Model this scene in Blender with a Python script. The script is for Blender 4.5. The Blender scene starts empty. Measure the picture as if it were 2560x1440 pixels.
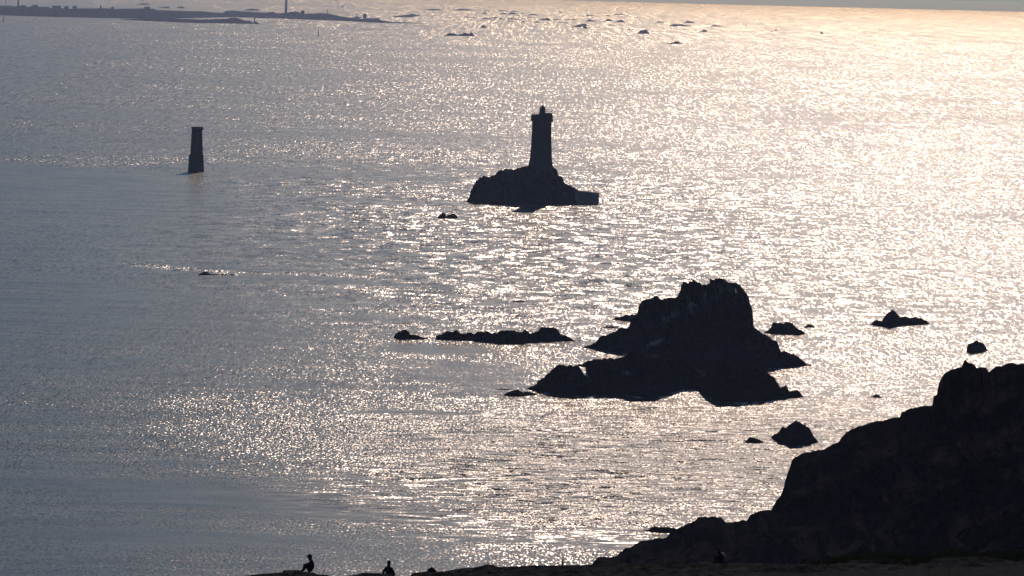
import bpy, math, random
import numpy as np
from mathutils import Vector, Matrix, noise
random.seed(7)
R = math.radians
# ------------------------------------------------------------------ camera
F_PX, W_PX, H_PX, CAM_H = 7950.0, 2560.0, 1440.0, 100.0
PITCH = math.atan(742.0 * math.cos(math.atan(.0245)) / F_PX)
ROLL = math.atan(.0245)
sc = bpy.context.scene
col = sc.collection
_f = Vector((0, math.cos(PITCH), -math.sin(PITCH)))
_r0 = Vector((1, 0, 0)); _u0 = Vector((0, math.sin(PITCH), math.cos(PITCH)))
CR = _r0 * math.cos(ROLL) + _u0 * math.sin(ROLL)
CU = _u0 * math.cos(ROLL) - _r0 * math.sin(ROLL)
CF = _f
cam = bpy.data.cameras.new('camera')
cam.sensor_width = 36.0
cam.lens = 36.0 * F_PX / W_PX
cam.clip_start = 1.0
cam.clip_end = 200000.0
camo = bpy.data.objects.new('camera', cam)
m = Matrix((CR, CU, -CF)).transposed().to_4x4()
m.translation = Vector((0, 0, CAM_H))
camo.matrix_world = m
col.objects.link(camo)
sc.camera = camo
# ------------------------------------------------------------------ sky, sun, exposure
SUN_EL, SUN_AZ = R(36.0), R(8.0)          # azimuth clockwise from +Y (the view direction)
w = bpy.data.worlds.new('World'); sc.world = w; w.use_nodes = True
nt = w.node_tree
sky = nt.nodes.new('ShaderNodeTexSky'); sky.sky_type = 'NISHITA'; sky.sun_disc = False
sky.sun_elevation = SUN_EL; sky.sun_rotation = SUN_AZ
sky.air_density = 1.0; sky.dust_density = 0.4; sky.ozone_density = 2.0
nt.nodes['Background'].inputs['Strength'].default_value = 0.050
tint = nt.nodes.new('ShaderNodeMix'); tint.data_type = 'RGBA'; tint.blend_type = 'MULTIPLY'; tint.inputs[0].default_value = 1.0
tint.inputs[7].default_value = (.42, .67, .91, 1)      # multiplied in to dim and cool the ambient sky light
nt.links.new(sky.outputs[0], tint.inputs[6]); nt.links.new(tint.outputs[2], nt.nodes['Background'].inputs[0])
sl = bpy.data.lights.new('sun', 'SUN'); sl.energy = 5.0; sl.angle = R(0.5); sl.color = (1.0, .78, .64)
so = bpy.data.objects.new('sun', sl)
sd = Vector((math.sin(SUN_AZ) * math.cos(SUN_EL), math.cos(SUN_AZ) * math.cos(SUN_EL), math.sin(SUN_EL)))
so.rotation_euler = sd.to_track_quat('Z', 'Y').to_euler()
so.location = (300, 500, 600)
col.objects.link(so)
sc.view_settings.view_transform = 'Standard'; sc.view_settings.look = 'None'
sc.view_settings.exposure = -0.30; sc.view_settings.gamma = 1.0
sc.render.engine = 'CYCLES'
sc.cycles.max_bounces = 4; sc.cycles.volume_bounces = 0
sc.cycles.use_denoising = True
sc.cycles.sample_clamp_direct = 0; sc.cycles.sample_clamp_indirect = 4

# ------------------------------------------------------------------ helpers
def ray(x, y):
    return (CF * F_PX + CR * (x - W_PX / 2) - CU * (y - H_PX / 2)).normalized()
def sea(x, y, z=0.0):                     # where the sight line of a pixel meets height z
    d = ray(x, y); t = (z - CAM_H) / d.z
    return Vector((d.x * t, d.y * t, z))
def at(x, y, D):                          # point of a sight line at forward distance D
    d = ray(x, y); t = D / d.y
    return Vector((d.x * t, D, CAM_H + d.z * t))
def interp(pl, x):
    xs = [p[0] for p in pl]; ys = [p[1] for p in pl]
    return float(np.interp(x, xs, ys))
def fbm(v, o=4):
    return noise.fractal(v, .9, 2.1, o)
def tag(o, label=None, cat=None, group=None, kind=None):
    if label: o['label'] = label
    if cat: o['category'] = cat
    if group: o['group'] = group
    if kind: o['kind'] = kind
    return o
def mesh(name, verts, faces, mat=None, parent=None, smooth=False):
    me = bpy.data.meshes.new(name)
    me.from_pydata([tuple(v) for v in verts], [], faces)
    me.update()
    if smooth:
        me.polygons.foreach_set('use_smooth', [True] * len(me.polygons))
    if mat: me.materials.append(mat)
    o = bpy.data.objects.new(name, me); col.objects.link(o)
    if parent: o.parent = parent
    return o
def empty(name, loc, rz=0.0):
    o = bpy.data.objects.new(name, None); col.objects.link(o)
    o.location = loc; o.rotation_euler = (0, 0, rz); o.empty_display_size = .5
    return o
class MB:
    def __init__(s): s.v = []; s.f = []
    def add(s, v, f):
        n = len(s.v); s.v += [Vector(p) for p in v]; s.f += [tuple(i + n for i in q) for q in f]
    def box(s, c, d, rz=0.0, taper=1.0):
        cx, cy, cz = c; hx, hy, hz = d[0] / 2, d[1] / 2, d[2] / 2
        v = []
        for k, (sx, sy, sz) in enumerate([(-1,-1,-1),(1,-1,-1),(1,1,-1),(-1,1,-1),(-1,-1,1),(1,-1,1),(1,1,1),(-1,1,1)]):
            t = taper if sz > 0 else 1.0
            x, y = sx * hx * t, sy * hy * t
            v.append((cx + x * math.cos(rz) - y * math.sin(rz), cy + x * math.sin(rz) + y * math.cos(rz), cz + sz * hz))
        s.add(v, [(0,3,2,1),(4,5,6,7),(0,1,5,4),(1,2,6,5),(2,3,7,6),(3,0,4,7)])
    def lathe(s, c, prof, n=24, sq=0.0, rz=0.0):
        # prof: (radius, z); sq: 0 circle .. 1 rounded square
        rings = []
        v = []
        for r, z in prof:
            for i in range(n):
                a = 2 * math.pi * i / n
                k = r
                if sq > 0:
                    e = 1.0 / max(abs(math.cos(a)), abs(math.sin(a)))
                    k = r * (1 + sq * (min(e, 1.28) - 1))
                v.append((c[0] + k * math.cos(a + rz), c[1] + k * math.sin(a + rz), c[2] + z))
        f = []
        for j in range(len(prof) - 1):
            for i in range(n):
                a = j * n + i; b = j * n + (i + 1) % n
                f.append((a, b, b + n, a + n))
        f.append(tuple(reversed(range(n))))
        f.append(tuple(range((len(prof) - 1) * n, len(prof) * n)))
        s.add(v, f)
    def tube(s, a, b, r, r2=None, n=8):
        a = Vector(a); b = Vector(b); r2 = r if r2 is None else r2
        d = (b - a).normalized(); q = d.to_track_quat('Z', 'Y')
        v = []
        for p, rr in ((a, r), (b, r2)):
            for i in range(n):
                t = 2 * math.pi * i / n
                v.append(p + q @ Vector((rr * math.cos(t), rr * math.sin(t), 0)))
        f = [(i, (i + 1) % n, (i + 1) % n + n, i + n) for i in range(n)]
        f += [tuple(reversed(range(n))), tuple(range(n, 2 * n))]
        s.add(v, f)
    def build(s, name, mat=None, parent=None, smooth=False):
        return mesh(name, s.v, s.f, mat, parent, smooth)

# ------------------------------------------------------------------ materials
def node_mat(name):
    mt = bpy.data.materials.new(name); mt.use_nodes = True
    return mt, mt.node_tree, mt.node_tree.nodes['Principled BSDF']
def rock_mat(name, c1, c2, scale, rough=.8, bump=.5, strata=0.0, guano=False):
    mt, t, b = node_mat(name)
    tc = t.nodes.new('ShaderNodeTexCoord')
    n1 = t.nodes.new('ShaderNodeTexNoise'); n1.inputs['Scale'].default_value = scale; n1.inputs['Detail'].default_value = 8
    n1.inputs['Roughness'].default_value = .65
    vec = tc.outputs['Object']
    if strata:
        mp = t.nodes.new('ShaderNodeMapping'); mp.inputs['Scale'].default_value = (1, 1, strata)
        mp.inputs['Rotation'].default_value = (.2, .35, 0)
        t.links.new(vec, mp.inputs[0]); vec = mp.outputs[0]
    t.links.new(vec, n1.inputs['Vector'])
    cr = t.nodes.new('ShaderNodeValToRGB')
    cr.color_ramp.elements[0].color = (*c1, 1); cr.color_ramp.elements[0].position = .32
    cr.color_ramp.elements[1].color = (*c2, 1); cr.color_ramp.elements[1].position = .68
    t.links.new(n1.outputs['Fac'], cr.inputs[0])
    out = cr.outputs[0]
    if guano:
        at_ = t.nodes.new('ShaderNodeAttribute'); at_.attribute_name = 'guano'
        mx = t.nodes.new('ShaderNodeMix'); mx.data_type = 'RGBA'
        t.links.new(at_.outputs['Fac'], mx.inputs[0]); t.links.new(out, mx.inputs[6])
        mx.inputs[7].default_value = (.72, .68, .62, 1)
        out = mx.outputs[2]
    t.links.new(out, b.inputs['Base Color'])
    b.inputs['Roughness'].default_value = rough
    b.inputs['Specular IOR Level'].default_value = 0.0
    if bump:
        bp = t.nodes.new('ShaderNodeBump'); bp.inputs['Strength'].default_value = bump; bp.inputs['Distance'].default_value = .4
        t.links.new(n1.outputs['Fac'], bp.inputs['Height']); t.links.new(bp.outputs[0], b.inputs['Normal'])
    return mt
def plain(name, c, rough=.6, scale=2.0, var=.25, metal=0.0):
    c2 = tuple(min(1, k * (1 + var)) for k in c); c1 = tuple(k * (1 - var) for k in c)
    mt = rock_mat(name, c1, c2, scale, rough, 0)
    mt.node_tree.nodes['Principled BSDF'].inputs['Metallic'].default_value = metal
    return mt
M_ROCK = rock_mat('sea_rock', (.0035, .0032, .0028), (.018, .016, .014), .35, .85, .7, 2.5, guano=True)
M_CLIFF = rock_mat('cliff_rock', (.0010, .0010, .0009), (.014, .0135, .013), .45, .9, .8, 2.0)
M_LEDGE = rock_mat('ledge_stone', (.003, .003, .003), (.034, .038, .043), 2.2, .85, .8, 5.0)
M_GRANITE = rock_mat('granite_masonry', (.04, .037, .036), (.06, .055, .054), .6, .9, .2, 3.0)
M_CONC = rock_mat('pier_concrete', (.12, .115, .11), (.22, .21, .19), .5, .85, .2)
M_METAL = plain('dark_painted_metal', (.06, .07, .07), .45, 4.0)
M_FAR = plain('island_ground', (.020, .024, .026), .95, .02)
M_WALLF = plain('rendered_wall', (.12, .12, .12), .9, .2)
M_SLATE = plain('slate_roof', (.05, .055, .06), .7, .3)
M_GLASS = plain('lantern_glass', (.03, .035, .04), .1, 1.0)

# ------------------------------------------------------------------ water
def water_material():
    mt, t, b = node_mat('sea_water')
    L = t.links.new; N = t.nodes.new
    b.inputs['Base Color'].default_value = (.012, .025, .032, 1)
    b.inputs['IOR'].default_value = 1.33
    geo = N('ShaderNodeNewGeometry')
    chop = N('ShaderNodeAttribute'); chop.attribute_name = 'chop'
    swl = N('ShaderNodeAttribute'); swl.attribute_name = 'swirl'
    def nz(scale, detail, rough, sx, sy, dist=0.0, off=0.0):
        mp = N('ShaderNodeMapping'); mp.inputs['Scale'].default_value = (sx, sy, 1); mp.inputs['Location'].default_value = (off, off * .7, off * .3)
        L(geo.outputs['Position'], mp.inputs[0])
        n = N('ShaderNodeTexNoise'); n.inputs['Scale'].default_value = scale; n.inputs['Detail'].default_value = detail
        n.inputs['Roughness'].default_value = rough; n.inputs['Distortion'].default_value = dist
        L(mp.outputs[0], n.inputs['Vector'])
        s = N('ShaderNodeVectorMath'); s.operation = 'SUBTRACT'; s.inputs[1].default_value = (.5, .5, .5)
        L(n.outputs['Color'], s.inputs[0])
        return s.outputs[0]
    def vscale(v, fac):
        s = N('ShaderNodeVectorMath'); s.operation = 'SCALE'; L(v, s.inputs[0])
        if isinstance(fac, float): s.inputs['Scale'].default_value = fac
        else: L(fac, s.inputs['Scale'])
        return s.outputs[0]
    def vadd(a, c):
        s = N('ShaderNodeVectorMath'); s.operation = 'ADD'; L(a, s.inputs[0]); L(c, s.inputs[1]); return s.outputs[0]
    fine = nz(2.2, 3, .6, 1.0, .30)
    mid = nz(1.1, 2, .5, 1.0, .13, 0.0, 13.0)
    far_ = nz(.45, 2, .5, 1.0, .05, 0.0, 29.0)
    open_ = nz(.16, 2, .5, 1.0, .012, 0.0, 43.0)
    wo = N('ShaderNodeAttribute'); wo.attribute_name = 'openswell'
    sw = nz(.13, 3, .6, .55, 1.7, 2.6, 31.0)
    se = nz(.17, 3, .6, .8, .6, .7, 71.0)
    swa = N('ShaderNodeAttribute'); swa.attribute_name = 'swell'
    calm = nz(.12, 4, .65, .22, 1.0, .8, 57.0)
    wn = N('ShaderNodeAttribute'); wn.attribute_name = 'ripple'
    wm = N('ShaderNodeAttribute'); wm.attribute_name = 'wavelet'
    wf = N('ShaderNodeAttribute'); wf.attribute_name = 'windrow'
    s1 = vscale(vadd(vadd(vscale(fine, wn.outputs['Fac']), vscale(mid, wm.outputs['Fac'])), vadd(vscale(far_, wf.outputs['Fac']), vscale(open_, wo.outputs['Fac']))), chop.outputs['Fac'])
    s2 = vscale(sw, swl.outputs['Fac'])
    s3 = vscale(calm, .22)
    g = N('ShaderNodeTexNoise'); g.inputs['Scale'].default_value = .03; g.inputs['Detail'].default_value = 4; g.inputs['Roughness'].default_value = .6
    gm = N('ShaderNodeMapping'); gm.inputs['Scale'].default_value = (.35, 1, 1); L(geo.outputs['Position'], gm.inputs[0]); L(gm.outputs[0], g.inputs['Vector'])
    gr_ = N('ShaderNodeMapRange'); gr_.inputs['From Min'].default_value = .35; gr_.inputs['From Max'].default_value = .62
    gr_.inputs['To Min'].default_value = .62 * AMP; gr_.inputs['To Max'].default_value = 1.12 * AMP; L(g.outputs['Fac'], gr_.inputs[0])
    s1 = vscale(s1, gr_.outputs[0])
    tot = vadd(vadd(vadd(s1, s2), s3), vscale(se, swa.outputs['Fac']))
    mul = N('ShaderNodeVectorMath'); mul.operation = 'MULTIPLY'; mul.inputs[1].default_value = (.80, 1.08, 0); L(tot, mul.inputs[0])
    up = N('ShaderNodeVectorMath'); up.operation = 'ADD'; up.inputs[1].default_value = (0, 0, 1); L(mul.outputs[0], up.inputs[0])
    nr = N('ShaderNodeVectorMath'); nr.operation = 'NORMALIZE'; L(up.outputs[0], nr.inputs[0])
    L(nr.outputs[0], b.inputs['Normal'])
    mr = N('ShaderNodeMapRange'); mr.inputs['To Min'].default_value = .29; mr.inputs['To Max'].default_value = ROUGH
    L(chop.outputs['Fac'], mr.inputs[0])
    sh = N('ShaderNodeMath'); sh.operation = 'MULTIPLY_ADD'; sh.inputs[1].default_value = .025
    L(swl.outputs['Fac'], sh.inputs[0]); L(mr.outputs[0], sh.inputs[2]); L(sh.outputs[0], b.inputs['Roughness'])
    return mt
ROUGH, AMP = .30, .76

def build_sea():
    # tessellated evenly in depression so the near water is fine and the far water coarse
    az = list(np.arange(-13.5, 13.5001, .075)) + list(np.arange(18, 343, 8.0))
    az = np.radians(np.array(az))
    dep = np.concatenate([np.linspace(20.0, 1470.0, 300), np.array([1800, 2600, 4500, 9000, 24000.])])
    D = CAM_H * F_PX / dep
    na, nd = len(az), len(D)
    X = np.sin(az)[None, :] * D[:, None]; Y = np.cos(az)[None, :] * D[:, None]
    verts = np.stack([X.ravel(), Y.ravel(), np.zeros(na * nd)], 1)
    # slick and tide-line positions were read off the photograph; converted here once into per-vertex wave data on the sea mesh
    rel = verts - np.array([0, 0, CAM_H])
    dz = rel @ np.array(CF); px = W_PX / 2 + F_PX * (rel @ np.array(CR)) / np.where(dz > 1, dz, 1)
    py = H_PX / 2 - F_PX * (rel @ np.array(CU)) / np.where(dz > 1, dz, 1)
    ok = dz > 1
    wx = np.array([noise.fractal(Vector((a * .012, c * .004, 0)), 1, 2, 4) for a, c in verts[:, :2]])
    wy = np.array([noise.fractal(Vector((a * .016 + 9, c * .006 + 5, 3)), 1, 2, 4) for a, c in verts[:, :2]])
    wz = np.array([noise.fractal(Vector((a * .045, c * .018, 8)), 1, 2, 4) for a, c in verts[:, :2]])
    qx = px + wx * 110 + wz * 40; qy = py + wy * 14 + wz * 5
    def ell(x, y, rx, ry, slope=0.0, soft=.35):
        dy = qy - y - (qx - x) * slope
        r = np.sqrt(((qx - x) / rx) ** 2 + (dy / ry) ** 2)
        return np.clip((1 + soft - r) / (2 * soft), 0, 1)
    def band(v, a, b_, s):
        return np.clip((v - a) / s + .5, 0, 1) * np.clip((b_ - v) / s + .5, 0, 1)
    chop = np.ones_like(px)
    def mixto(mask, val):
        nonlocal chop
        chop = chop * (1 - mask) + val * mask
    bound = 620 + (qy - 413) * 1.15                       # right edge of the calm lee, running down to the right
    mixto(np.clip((qy - 413) / 10 + .5, 0, 1) * np.clip((760 - qy) / 150 + .5, 0, 1) * np.clip((bound + 240 - qx) / 480, 0, 1), .12)
    mixto(band(qy, 560, 900, 140) * np.clip((1150 - qx) / 500, 0, 1), .42)
    mixto(band(qy, 700, 905, 90) * np.clip((500 - qx) / 500, 0, 1), .22)
    mixto(band(qy, 880, 980, 80) * np.clip((900 - qx) / 500, 0, 1), .45)
    mixto(band(qy, 1030, 1190, 110) * np.clip((qx - 200) / 800, 0, 1), 1.5)
    mixto(np.clip((qy - 600) / 400, 0, 1) * np.clip((qx - 1200) / 400, 0, 1), 1.3)
    mixto(band(qy, 960, 1200, 50) * np.clip((620 - qx) / 500, 0, 1), .6)
    mixto(band(qy, 1195, 1480, 26) * np.clip((1350 - qx) / 330, 0, 1), .45)
    mixto(band(qy, -60, 400, 40) * np.clip((900 - qx) / 900, 0, 1), .88)
    for x, y, rx, ry, sl_, v in SLICKS:
        mixto(ell(x, y, rx, ry, sl_), v)
    mixto(ell(1600, 1230, 560, 90, 0, .6), .95); mixto(ell(1250, 620, 500, 110, .05, .6) * .6, .6)
    patch = np.array([noise.fractal(Vector((a * .006, c * .0035, 7)), 1, 2.2, 5) for a, c in verts[:, :2]])
    chop *= np.clip(1 + .5 * patch, .4, 1.3)
    chop = np.where(ok, chop, .8)
    sw = ell(1560, 1190, 600, 150, .0, .6) * 3.4 + ell(2150, 1060, 380, 110, 0, .6) * 1.6 + .03
    swell = ell(1250, 620, 800, 170, .05, .6) * 1.5 + ell(1700, 420, 1100, 150, .0, .6) * .6 + ell(1400, 1010, 800, 60, 0, .6) * .5 + ell(1900, 780, 700, 220, 0, .6) * .5 + .04
    swell = np.where(ok, swell, .05) * np.clip(chop * 1.3, .2, 1)
    sw = np.where(ok, sw, .05)
    faces = []
    for j in range(nd - 1):
        for i in range(na):
            i2 = (i + 1) % na
            faces.append((j * na + i2, j * na + i, (j + 1) * na + i, (j + 1) * na + i2))
    faces.append(tuple(reversed([(nd - 1) * na + i for i in range(na)])))
    o = mesh('sea', verts, faces, water_material())
    # normals up
    me = o.data
    # sheltered water carries short ripples, the strait wavelets, the open sea long windrows
    dist = verts[:, 1] + 120 * wx
    ripple = np.interp(dist, [0, 900, 1500, 3000], [3.0, 2.7, 1.7, .9])
    wavelet = np.interp(dist, [0, 700, 1300, 2600, 6000], [.25, .45, 1.7, 1.7, 1.0])
    windrow = np.interp(dist, [0, 1600, 3000, 6000], [0, .15, 1.3, 2.2])
    for nm, arr in (('chop', chop), ('swirl', sw), ('swell', swell), ('ripple', ripple), ('wavelet', wavelet), ('windrow', windrow), ('openswell', np.interp(dist, [0, 5000, 9000, 20000], [0, 0, 1.6, 2.4]))):
        at_ = me.attributes.new(nm, 'FLOAT', 'POINT'); at_.data.foreach_set('value', arr.astype(np.float32))
    if me.polygons[0].normal.z < 0: me.flip_normals()
    tag(o, kind='structure')
    return o
SLICKS = [ # x, y, rx, ry, slope, choppiness
    (980, 1291, 250, 22, .04, .06), (400, 1225, 480, 22, .06, .16), (600, 1258, 420, 16, .03, .14),
    (1510, 1352, 190, 30, .06, .05), (1180, 1340, 260, 18, .03, .22),
    (500, 1345, 420, 16, .03, .2), (420, 1303, 430, 13, .05, .62), (860, 1318, 230, 14, .05, .62),
    (1140, 940, 170, 38, .08, .42), (1090, 868, 130, 14, .05, .10), (1050, 1035, 190, 5, 0, .08),
    (1010, 505, 260, 9, .03, .25), (1160, 520, 60, 16, .1, .35), (1500, 898, 50, 9, .1, .4),
    (1430, 1081, 70, 5, .0, .15), (1800, 1079, 190, 7, .0, .35), (1790, 1189, 100, 5, .0, .2), (1080, 1098, 70, 4, 0, .3),
    (1250, 752, 60, 6, 0, .15), (1000, 795, 170, 9, .02, .25), (760, 695, 330, 4, .04, .03), (470, 671, 110, 5, .10, 2.6), (690, 681, 190, 4, .04, 1.9),
    (620, 432, 330, 9, .03, .45), (1010, 447, 180, 7, .03, .5), (1440, 430, 500, 6, .02, .55), (1200, 415, 120, 4, .02, .4),
    (2200, 90, 500, 4, .02, .6), (2350, 62, 300, 3, .02, .7), (1750, 118, 400, 3, .02, .7), (1950, 545, 420, 6, .0, .72),
    (2150, 440, 350, 6, .0, .75), (300, 405, 330, 4, .02, 1.35), (800, 1292, 900, 1, .02, .5), (820, 1240, 380, 5, .05, .1), (1500, 1180, 300, 5, .02, .35),
    (1330, 1215, 260, 5, -.03, .3), (1950, 1165, 260, 5, -.05, .5), (1300, 690, 200, 5, 0, .5), (1060, 620, 110, 5, 0, .4),
]
sea_obj = build_sea()
# ------------------------------------------------------------------ rocks
GUANO = []            # (x, y, rx, ry, slope) stains, read on rock surfaces facing up
def rock(label, top, base, depth=1.0, jag=1.0, rows=None, name='sea_rock', cat='rock', group=None, mat=None, step=2.2, seed=0, maxd=60.0, parent=None, flat=0.0):
    """A crag standing in the water: foot line, crest line and a rough body with real depth."""
    x0, x1 = top[0][0], top[-1][0]
    wpx = x1 - x0
    n = int(max(7, min(240, wpx / step)))
    rows = rows or (24 if wpx > 150 else (12 if wpx > 40 else 7))
    V = []
    fr = .45
    for i in range(n + 1):
        u = i / n; x = x0 + wpx * u
        yb = interp(base, x); yt = min(interp(top, x), yb - .3)
        P0 = sea(x, yb); D0 = P0.y
        sc_ = D0 / F_PX
        h0 = (yb - yt) * sc_
        endf = min(1.0, .25 + 3.0 * min(u, 1 - u))
        # depth limited so that the back foot never shows above the crest
        lim = .62 * (yb - yt) * D0 * D0 / (F_PX * CAM_H)
        dp = max(.5, min(maxd, depth * (h0 * 1.5 + 1.5) * endf, max(lim, .4)))
        Dr = D0 + fr * dp
        jj = jag * sc_ * (4.2 * fbm(Vector((x * .075, seed * 7.1, 0)), 6))
        jj *= min(1, h0 / (6 * sc_) )
        Pr = at(x, yt, Dr); zr = max(Pr.z + jj, .12)
        for k in range(rows + 1):
            v = k / rows
            d = D0 + v * dp
            if v <= fr:
                q = v / fr
                hgt = q ** .5 if not flat else q ** (.55 - .4 * flat)
            else:
                q = (1 - v) / (1 - fr); hgt = q ** .6 if not flat else q ** .3
            px = at(x, yb, d)
            nv = Vector((px.x / (6 * sc_ * 5), d / (6 * sc_ * 5), seed))
            rough = 1 - .34 * abs(math.sin(math.pi * min(1, q))) * (1 + 1.2 * fbm(nv * 1.0, 4)) if 0 < q < 1 else 1
            z = zr * hgt * max(.25, min(1.0, rough))
            n3 = Vector((nv.x * 1.5, nv.y * 1.5, z / (14 * sc_)))
            st = fbm(n3 + Vector((.4 * n3.z, 0, seed)), 5)
            off = .32 * dp * st * math.sin(math.pi * min(1, v)) if 0 < k < rows else 0
            ox = 1.5 * sc_ * noise.noise(nv * 5 + Vector((3, 1, z * .2))) if 0 < i < n and 0 < k < rows else 0
            if k == 0 or k == rows: z = -1.2
            if i == 0 or i == n: z = -1.2 if k in (0, rows) else min(z, .25) - .6 * abs(v - fr)
            V.append(Vector((px.x + ox, d + off, z)))
    m_ = rows + 1
    Fc = [(i * m_ + k, (i + 1) * m_ + k, (i + 1) * m_ + k + 1, i * m_ + k + 1) for i in range(n) for k in range(rows)]
    # end caps and underside
    Fc.append(tuple(range(m_))); Fc.append(tuple(reversed([n * m_ + k for k in range(m_)])))
    for i in range(n): Fc.append((i * m_, i * m_ + rows, (i + 1) * m_ + rows, (i + 1) * m_))
    o = mesh(name, V, Fc, mat or M_ROCK, parent)
    if GUANO and wpx > 300:
        vals = []
        for p in V:
            rel = p - Vector((0, 0, CAM_H)); dz = rel.dot(CF)
            px = W_PX / 2 + F_PX * rel.dot(CR) / dz; py = H_PX / 2 - F_PX * rel.dot(CU) / dz
            g = 0
            for gx, gy, grx, gry, gs in GUANO:
                e = math.hypot((px - gx) / grx, (py - gy - (px - gx) * gs) / gry)
                if e < 1: g = max(g, min(1, (1 - e) * 2) * (.6 + .4 * noise.noise(p)))
            vals.append(g)
        a_ = o.data.attributes.new('guano', 'FLOAT', 'POINT'); a_.data.foreach_set('value', vals)
    if label: tag(o, label, cat, group)
    return o

GUANO = [(1808, 712, 26, 5, .05), (1798, 731, 55, 5, -.28), (1835, 735, 25, 4, .2), (1775, 744, 30, 4, -.15), (1726, 763, 15, 6, -.2), (1690, 786, 18, 6, -.3),
         (1662, 801, 14, 7, -.1), (1640, 856, 24, 6, -.35), (1812, 900, 38, 5, .15), (1845, 905, 20, 3, .4), (1565, 932, 14, 4, .2), (1895, 926, 14, 6, 0), (1815, 725, 10, 4, 0)]
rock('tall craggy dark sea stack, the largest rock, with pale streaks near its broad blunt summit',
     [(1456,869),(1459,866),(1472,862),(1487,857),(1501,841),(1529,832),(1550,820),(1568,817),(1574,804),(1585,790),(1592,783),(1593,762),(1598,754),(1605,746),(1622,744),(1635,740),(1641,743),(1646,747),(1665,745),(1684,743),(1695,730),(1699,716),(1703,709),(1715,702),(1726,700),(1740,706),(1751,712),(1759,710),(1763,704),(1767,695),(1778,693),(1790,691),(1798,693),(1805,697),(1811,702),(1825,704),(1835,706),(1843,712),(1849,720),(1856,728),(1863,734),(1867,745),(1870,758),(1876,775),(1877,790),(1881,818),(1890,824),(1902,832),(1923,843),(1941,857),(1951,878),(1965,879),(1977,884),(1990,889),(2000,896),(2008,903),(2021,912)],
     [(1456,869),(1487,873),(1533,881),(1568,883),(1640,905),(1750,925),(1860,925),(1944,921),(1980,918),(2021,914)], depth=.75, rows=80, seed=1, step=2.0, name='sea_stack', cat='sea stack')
rock('long low jagged rock shoulder in front of the tall stack, right of the wedge',
     [(1444,914),(1446,911),(1466,903),(1480,899),(1494,896),(1510,897),(1529,896),(1540,892),(1568,885),(1600,882),(1650,888),(1700,900),(1740,925),(1768,950)],
     [(1444,915),(1467,918),(1469,936),(1478,970),(1500,987),(1543,985),(1570,988),(1593,992),(1630,994),(1652,992),(1677,982),(1712,973),(1768,974)], depth=.6, rows=44, seed=2, name='reef_shoulder')
rock('pointed wedge of dark rock rising at the left front corner of the tall stack',
     [(1316,972),(1340,959),(1361,941),(1378,925),(1385,919),(1392,912),(1405,915),(1420,914),(1438,914),(1447,918),(1452,927),(1457,936),(1480,952),(1500,985)],
     [(1316,973),(1350,979),(1385,985),(1430,989),(1466,991),(1500,988)], depth=.6, seed=3, rows=20, name='sea_rock')
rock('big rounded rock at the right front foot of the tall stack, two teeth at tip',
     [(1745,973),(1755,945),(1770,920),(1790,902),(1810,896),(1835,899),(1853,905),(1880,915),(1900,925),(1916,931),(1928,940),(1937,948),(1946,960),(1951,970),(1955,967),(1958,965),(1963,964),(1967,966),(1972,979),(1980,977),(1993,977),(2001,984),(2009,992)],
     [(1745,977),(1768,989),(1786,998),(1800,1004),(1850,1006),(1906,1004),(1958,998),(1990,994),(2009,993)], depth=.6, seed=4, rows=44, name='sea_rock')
R_ = rock
R_('flat black slab awash left of the wedge at the foot of the tall stack', [(1258,987),(1266,979),(1280,977),(1308,976),(1325,980),(1345,985)], [(1258,988),(1280,992),(1310,991),(1345,986)], 1.2, seed=5)
R_('thin sliver of rock barely above water behind the flat slab beside the wedge', [(1238,973),(1255,971),(1282,973)], [(1238,974),(1282,974.5)], 1, seed=6)
R_('low dark ledge poking out left of the tall stack, halfway up its left side', [(1533,797),(1545,792),(1560,787),(1585,784),(1612,784)], [(1533,799),(1560,803),(1612,805)], 1, seed=7)
R_('small skerry in the gap between the long low reef and the tall stack', [(1507,818),(1520,815),(1535,816),(1548,820)], [(1507,819),(1530,821),(1548,821)], 1, seed=8)
R_('tiny rock tip at the far right end of the tall stack', [(2019,913),(2024,909),(2030,914)], [(2019,915),(2030,915)], 1, seed=9)
R_('short two-humped rock at the left end of the long low reef', [(984,838),(993,829),(1005,824),(1013,822),(1020,825),(1025,833),(1037,834),(1047,839),(1060,843),(1074,847)], [(984,844),(1005,850),(1040,849),(1074,848)], .8, seed=10)
R_('long low knobbly reef left of the tall stack, highest at its right end', [(1088,840),(1098,835),(1107,833),(1119,827),(1130,828),(1143,827),(1153,834),(1170,832),(1179,829),(1185,835),(1194,828),(1214,828),(1226,834),(1243,831),(1252,825),(1270,825),(1284,825),(1296,829),(1303,829),(1313,825),(1327,834),(1340,828),(1352,819),(1370,818),(1390,819),(1400,833),(1417,841),(1439,852)],
   [(1088,848),(1110,850),(1182,852),(1197,856),(1279,861),(1337,858),(1388,854),(1439,853)], .9, seed=11, name='reef', cat='reef')
R_('dark hump-backed rock in the water just right of the tall stack', [(1910,831),(1925,818),(1930,806),(1937,801),(1950,803),(1966,802),(1987,811),(1996,820),(2012,830)], [(1910,832),(1935,836),(2000,838),(2012,835)], .9, seed=12)
R_('tiny triangular rock at the right tip of the hump-backed rock', [(2009,819),(2014,812),(2020,807),(2029,811),(2037,817)], [(2009,820),(2037,819)], 1, seed=13)
R_('rock with a tall rounded head and long low tail, alone in bright water', [(2176,810),(2189,801),(2204,799),(2211,783),(2220,773),(2228,769),(2238,774),(2245,783),(2251,794),(2259,790),(2266,789),(2293,791),(2300,793),(2311,798),(2326,811)], [(2176,812),(2210,818),(2225,821),(2254,815),(2326,811)], .8, seed=14)
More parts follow.
